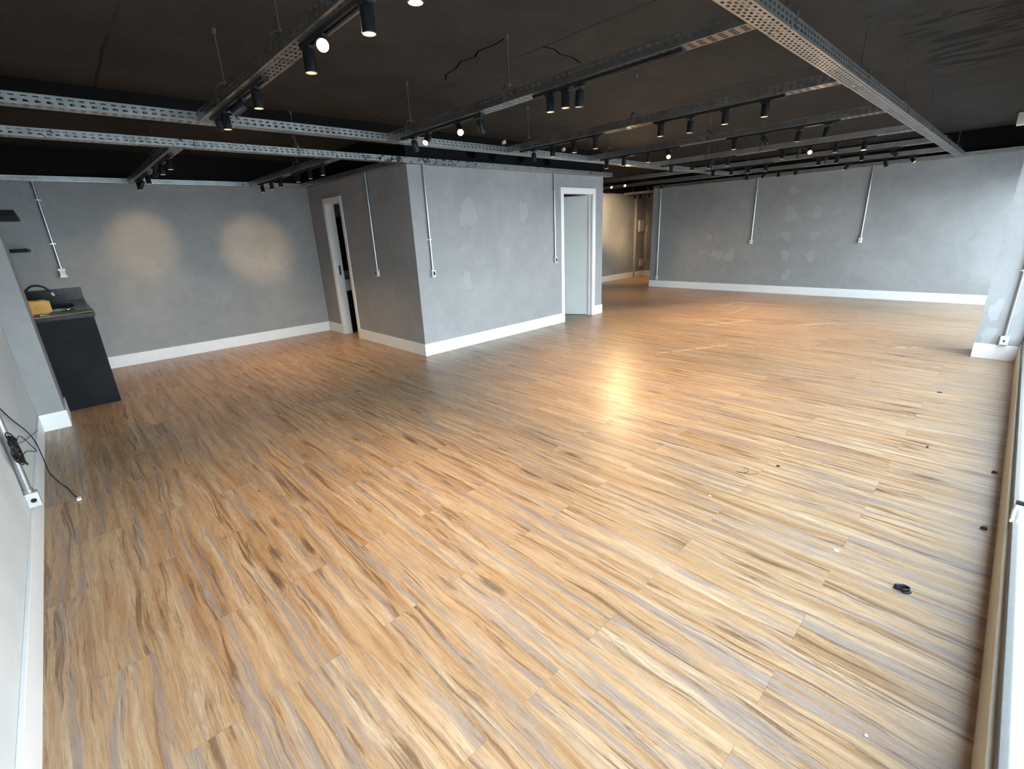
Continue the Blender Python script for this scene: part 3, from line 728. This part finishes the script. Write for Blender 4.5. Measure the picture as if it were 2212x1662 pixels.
# things lying on the worktop
b = MB(); pts = [(-.235, 6.350), (.17, 6.352), (.205, 6.40), (.20, 6.60), (.12, 6.66), (-.05, 6.70), (-.30, 6.66)]
n = len(pts); vs = [(x, y, .9535+.010*max(0, math.sin(x*9))) for x, y in pts]+[(x, y, .9575+.010*max(0, math.sin(x*9))) for x, y in pts]
b.add(vs, [tuple(reversed(range(n))), tuple(range(n, 2*n))]+[(i, (i+1) % n, n+(i+1) % n, n+i) for i in range(n)])
tag(b.build('cardboard_sheet', M['card']), 'torn cardboard sheet hanging over the front edge of the black worktop', 'cardboard')
b = MB()   # crumpled ochre envelope/bag
N1, N2 = 16, 12; rings = []
for i in range(N2+1):
    f = i/N2; x = -.295+.195*f; ring = []
    hw = .045*(1-.35*abs(2*f-1)**3); hh = .072*(1-.30*max(0, f-.75)*4*.8)
    for k in range(N1):
        t = 2*math.pi*k/N1; cx, cz = math.cos(t), math.sin(t)
        cx = math.copysign(abs(cx)**.6, cx); cz = math.copysign(abs(cz)**.5, cz)
        jit = .0025*math.sin(7*t+5*f*3)+.002*math.sin(11*f*6+2*t)
        ring.append((x, 6.60+(hw+jit)*cx, 1.036+(hh+jit)*cz))
    rings.append(ring)
b.loft(rings); pk = b.build('paper_packet', M['ochre']); tag(pk, 'ochre paper packet standing on the cardboard beside the pillar', 'packet')
b = MB(); b.cyl((-.205, 6.555, 1.04), (-.205, 6.550, 1.04), .004, 8); b.build('eyelet', M['chip'], pk)
b = MB(); rings = []
for i in range(10):
    f = i/9; r = .035*math.sin(math.pi*(.08+.84*f))
    rings.append([(-.125+.13*f, 6.79+r*1.5*math.cos(t), .968+.016*math.sin(3*f)*.5+r*.42*math.sin(t)*(1+.3*math.sin(5*t+9*f))) for t in [2*math.pi*k/14 for k in range(14)]])
b.loft(rings); tag(b.build('cleaning_cloth', M['green']), 'crumpled pale green cloth on the worktop behind the ochre packet', 'cloth')
b = MB(); b.lathe([(.001, -.022), (.012, -.019), (.020, -.010), (.022, 0), (.020, .010), (.012, .019), (.001, .022)], 18)
tag(b.build('steel_ball_stopper', M['chrome'], loc=(.015, 6.72, .976)), 'shiny steel ball knob on the worktop beside the green cloth', 'knob')
b = MB(); b.cyl((-.06, 7.0, .960), (.07, 6.93, .960), .006, 8); tag(b.build('black_pen', M['black_plastic']), 'thin black rod lying on the worktop', 'rod')
b = MB(); b.tube(smooth_pts([(-.06, 6.85, .966), (0, 6.86, .968), (.02, 6.80, .962)]), .004, 8); tag(b.build('white_strip', M['paper']), 'thin white strip on the worktop beside the steel ball', 'strip')
b = MB(); b.box(-.20, -.165, 6.43, 6.455, .962, .978); b.box(-.165, -.13, 6.44, 6.46, .962, .972); tag(b.build('green_scrap', M['green'], bevel=.005), 'small green scrap at the worktop edge in front of the ochre packet', 'scrap')

# ------------------------------------------------------------------ corridor boxes
ic = empty('distribution_box', (13.26, YC-.06, 1.48)); tag(ic, 'beige wall box at the far end of the corridor', 'wall box')
b = MB(); b.box(13.11, 13.40, YC-.105, YC-.06, 1.33, 1.66); part(ic, b, 'housing', M['beige'], .006)
b = MB(); b.box(13.13, 13.38, YC-.110, YC-.104, 1.35, 1.64); part(ic, b, 'cover', M['beige'], .003)
hs = empty('intercom_handset', (XE, 8.05, 1.40)); tag(hs, 'beige intercom handset beside the corridor wall box', 'intercom')
b = MB(); b.box(XE-.035, XE-.0005, 7.99, 8.085, 1.31, 1.50); part(hs, b, 'base', M['beige'], .006)
b = MB(); b.tube(smooth_pts([(XE-.045, 8.04, 1.33), (XE-.07, 8.04, 1.36), (XE-.07, 8.04, 1.45), (XE-.045, 8.04, 1.485)]), .016, 8); part(hs, b, 'receiver', M['beige'])
b = MB(); b.cyl((XE-.012, 8.05, .42), (XE-.012, 8.05, 1.315), .010, 10); b.cyl((XE-.012, 8.05, .42), (13.40, 8.05, .42), .010, 10); b.cyl((13.40, 8.05, .42), (13.40, YC-.085, .42), .010, 10)
part(hs, b, 'wire_duct', M['beige'])
b = MB(); b.box(13.23, 13.42, YC-.10, YC-.06, .31, .52); tag(b.build('junction_box', M['beige'], bevel=.005), 'lower beige junction box near the floor of the corridor', 'wall box')

# ------------------------------------------------------------------ upper wall fittings
for x in (4.32, 4.685, 5.232, 5.80):
    v = empty('wall_vent', (x, YBF, 2.53)); tag(v, 'black round vent on the black upper block wall, %s from the left' % NTH[(4.32, 4.685, 5.232, 5.80).index(x)], 'vent', 'black round vents on the upper block wall')
    b = MB(); b.tube([(.062*math.cos(t), -.008, .062*math.sin(t)) for t in [2*math.pi*i/28 for i in range(28)]], .007, 6, closed=True); b.build('rim', M['ink'], v)
    b = MB(); b.cyl((0, -.004, 0), (0, -.0005, 0), .060, 28)
    for k in range(-3, 4): b.box(-.05, .05, -.007, -.004, k*.015-.003, k*.015+.003)
    b.build('grille', M['ink'], v)
for x, l in ((4.90, 'left'), (6.165, 'right')):
    b = MB(); b.lathe([(.020, 0), (.025, 0), (.025, .05), (.020, .05), (.020, 0)], 20); o = b.build('pipe_stub', M['pvc'], loc=(x, YBF-.0005, 2.700))
    o.rotation_euler = (math.pi/2, 0, 0); tag(o, 'short white pipe stub on the black upper block wall, %s one' % l, 'pipe', 'white pipe stubs')
em = empty('emergency_light', (9.86, .27, H)); tag(em, 'white emergency light under the black ceiling at the right picture edge', 'emergency light')
b = MB(); b.box(9.80, 9.90, .17, .36, H-.16, H-.001); part(em, b, 'housing', M['pvc'], .01)
b = MB(); b.cyl((9.79, .31, H-.10), (9.80, .31, H-.10), .032, 18); b.cyl((9.79, .22, H-.10), (9.80, .22, H-.10), .032, 18); part(em, b, 'lens', M['paper'])

# ------------------------------------------------------------------ litter on the floor
cl = empty('cable_clip', (2.30, .06, 0)); tag(cl, 'black plastic cable clip lying on the planks near the window sill', 'clip')
def d_outline(n=30, k=1.0):
    pts = []
    for i in range(n):
        t = 2*math.pi*i/n; x = .021*math.cos(t); y = .014*math.sin(t)
        if math.cos(t) < -.2: y *= .55; x *= 1.25
        pts.append((x*k, y*k))
    return pts
b = MB(); o0, o1 = d_outline(), d_outline(k=.84)
b.loft([[(x, y, 0) for x, y in o0], [(x, y, .018) for x, y in o0], [(x, y, .018) for x, y in o1], [(x, y, .002) for x, y in o1]], cap=False)
b.add([(x, y, .002) for x, y in o1], [tuple(range(30))]); bd_ = b.build('band', M['black_plastic'], cl)
b = MB(); b.loft([[(x*1.02, y*1.02, 0) for x, y in o0], [(x*1.16+.002, y*1.25-.002, .0005) for x, y in o0], [(x*1.16+.002, y*1.25-.002, .003) for x, y in o0], [(x*1.0, y*1.0, .004) for x, y in o0]], cap=False)
b.build('flange', M['black_plastic'], cl)
cl.rotation_euler = (0, 0, math.radians(-75)); cl.scale = (1.15, 1.15, 1.15)
def scrap(name, mat, x, y, w, h, label, cat, hz=.004, seed=1):
    p = blob(0, 0, w, h, seed, 12); n = len(p)
    b = MB(); b.add([(a, c, .0005) for a, c in p]+[(a*.8, c*.8, hz*(1+.5*math.sin(i*2.1))) for i, (a, c) in enumerate(p)],
                    [tuple(reversed(range(n))), tuple(range(n, 2*n))]+[(i, (i+1) % n, n+(i+1) % n, n+i) for i in range(n)])
    return tag(b.build(name, mat, loc=(x, y, 0)), label, cat)
scrap('paper_scrap', M['paper'], 2.407, .328, .018, .022, 'larger white paper scrap on the floor near the black clip', 'paper scrap', seed=2)
scrap('paper_scrap', M['paper'], 2.477, .984, .010, .014, 'tiny white paper scrap in the middle of the bright floor', 'paper scrap', seed=5)
scrap('paper_scrap', M['paper'], 1.471, .033, .010, .009, 'tiny white paper scrap on the nearest planks at bottom right', 'paper scrap', seed=6)
scrap('wood_chip', M['chip'], 5.435, .239, .018, .04, 'dark curled chip on the floor in front of the column', 'chip', .008, 7)
scrap('wood_chip', M['chip'], 4.041, .17, .02, .016, 'dark chip on the floor halfway along the window', 'chip', .008, 8)
scrap('wood_chip', M['chip'], 3.861, -.165, .03, .026, 'dark chip against the sill, farther one', 'chip', .010, 9)
scrap('wood_chip', M['chip'], 3.087, -.155, .03, .026, 'dark chip against the sill, nearer one', 'chip', .010, 10)
scrap('wood_chip', M['chip'], .616, 3.136, .012, .016, 'tiny dark chip on the planks at left centre', 'chip', .005, 11)
scrap('wood_chip', M['chip'], 3.112, .815, .016, .024, 'dark chip on the bright floor beside the thin wire', 'chip', .006, 12)
b = MB(); b.tube(smooth_pts([(2.86, .985, .003), (2.89, .93, .004), (2.93, .94, .012), (2.95, .97, .004)]), .0011, 6); b.tube(smooth_pts([(2.87, .97, .003), (2.89, .90, .003), (2.92, .87, .006)]), .0011, 6)
tag(b.build('wire_offcut', M['black_plastic']), 'thin curled wire offcut on the bright floor', 'wire')

# ------------------------------------------------------------------ light
w = bpy.data.worlds.new('World'); sc.world = w; w.use_nodes = True
nt = w.node_tree; nt.nodes.clear(); g = NG(nt)
tc = nt.nodes.new('ShaderNodeTexCoord'); sp = nt.nodes.new('ShaderNodeSeparateXYZ'); nt.links.new(tc.outputs['Generated'], sp.inputs[0])
colr = g.ramp(sp.outputs[2], [(0.0, (0.84, 0.90, 0.97)), (0.25, (0.80, 0.88, 1.0)), (1.0, (0.66, 0.80, 1.0))])
bg = nt.nodes.new('ShaderNodeBackground'); nt.links.new(colr, bg.inputs[0]); bg.inputs[1].default_value = 15.0
wo = nt.nodes.new('ShaderNodeOutputWorld'); nt.links.new(bg.outputs[0], wo.inputs[0])
for x0, x1 in ():
    l = bpy.data.lights.new('window_portal', 'AREA'); l.shape = 'RECTANGLE'; l.size = x1-x0; l.size_y = 2.1
    l.cycles.is_portal = True
    o = bpy.data.objects.new('window_portal', l); COL.objects.link(o); o.location = ((x0+x1)/2, YW-.12, 1.28)
    o.rotation_euler = (math.radians(90), 0, 0)      # faces +Y, into the room

# ------------------------------------------------------------------ camera
R = ((0.7203361954255474, -0.6921631035081136, -0.04501115086135826),
     (-0.24815743384081054, -0.19657324727602332, -0.9485656785299071),
     (0.647714175844092, 0.6944560436754623, -0.3133642446311208))
cam = bpy.data.cameras.new('camera'); co = bpy.data.objects.new('camera', cam); COL.objects.link(co)
r, d, f = (Vector(v) for v in R)
mw = Matrix((( r.x, -d.x, -f.x, 0), (r.y, -d.y, -f.y, 0), (r.z, -d.z, -f.z, 1.55), (0, 0, 0, 1)))
co.matrix_world = mw
cam.sensor_fit = 'HORIZONTAL'; cam.sensor_width = 36.0; cam.lens = 36.0*1009.3688/2212.0; cam.clip_start = .02
sc.camera = co
sc.view_settings.view_transform = 'Standard'; sc.view_settings.look = 'None'
sc.view_settings.gamma = 1.0; sc.view_settings.use_curve_mapping = False
sc.view_settings.exposure = 0.10
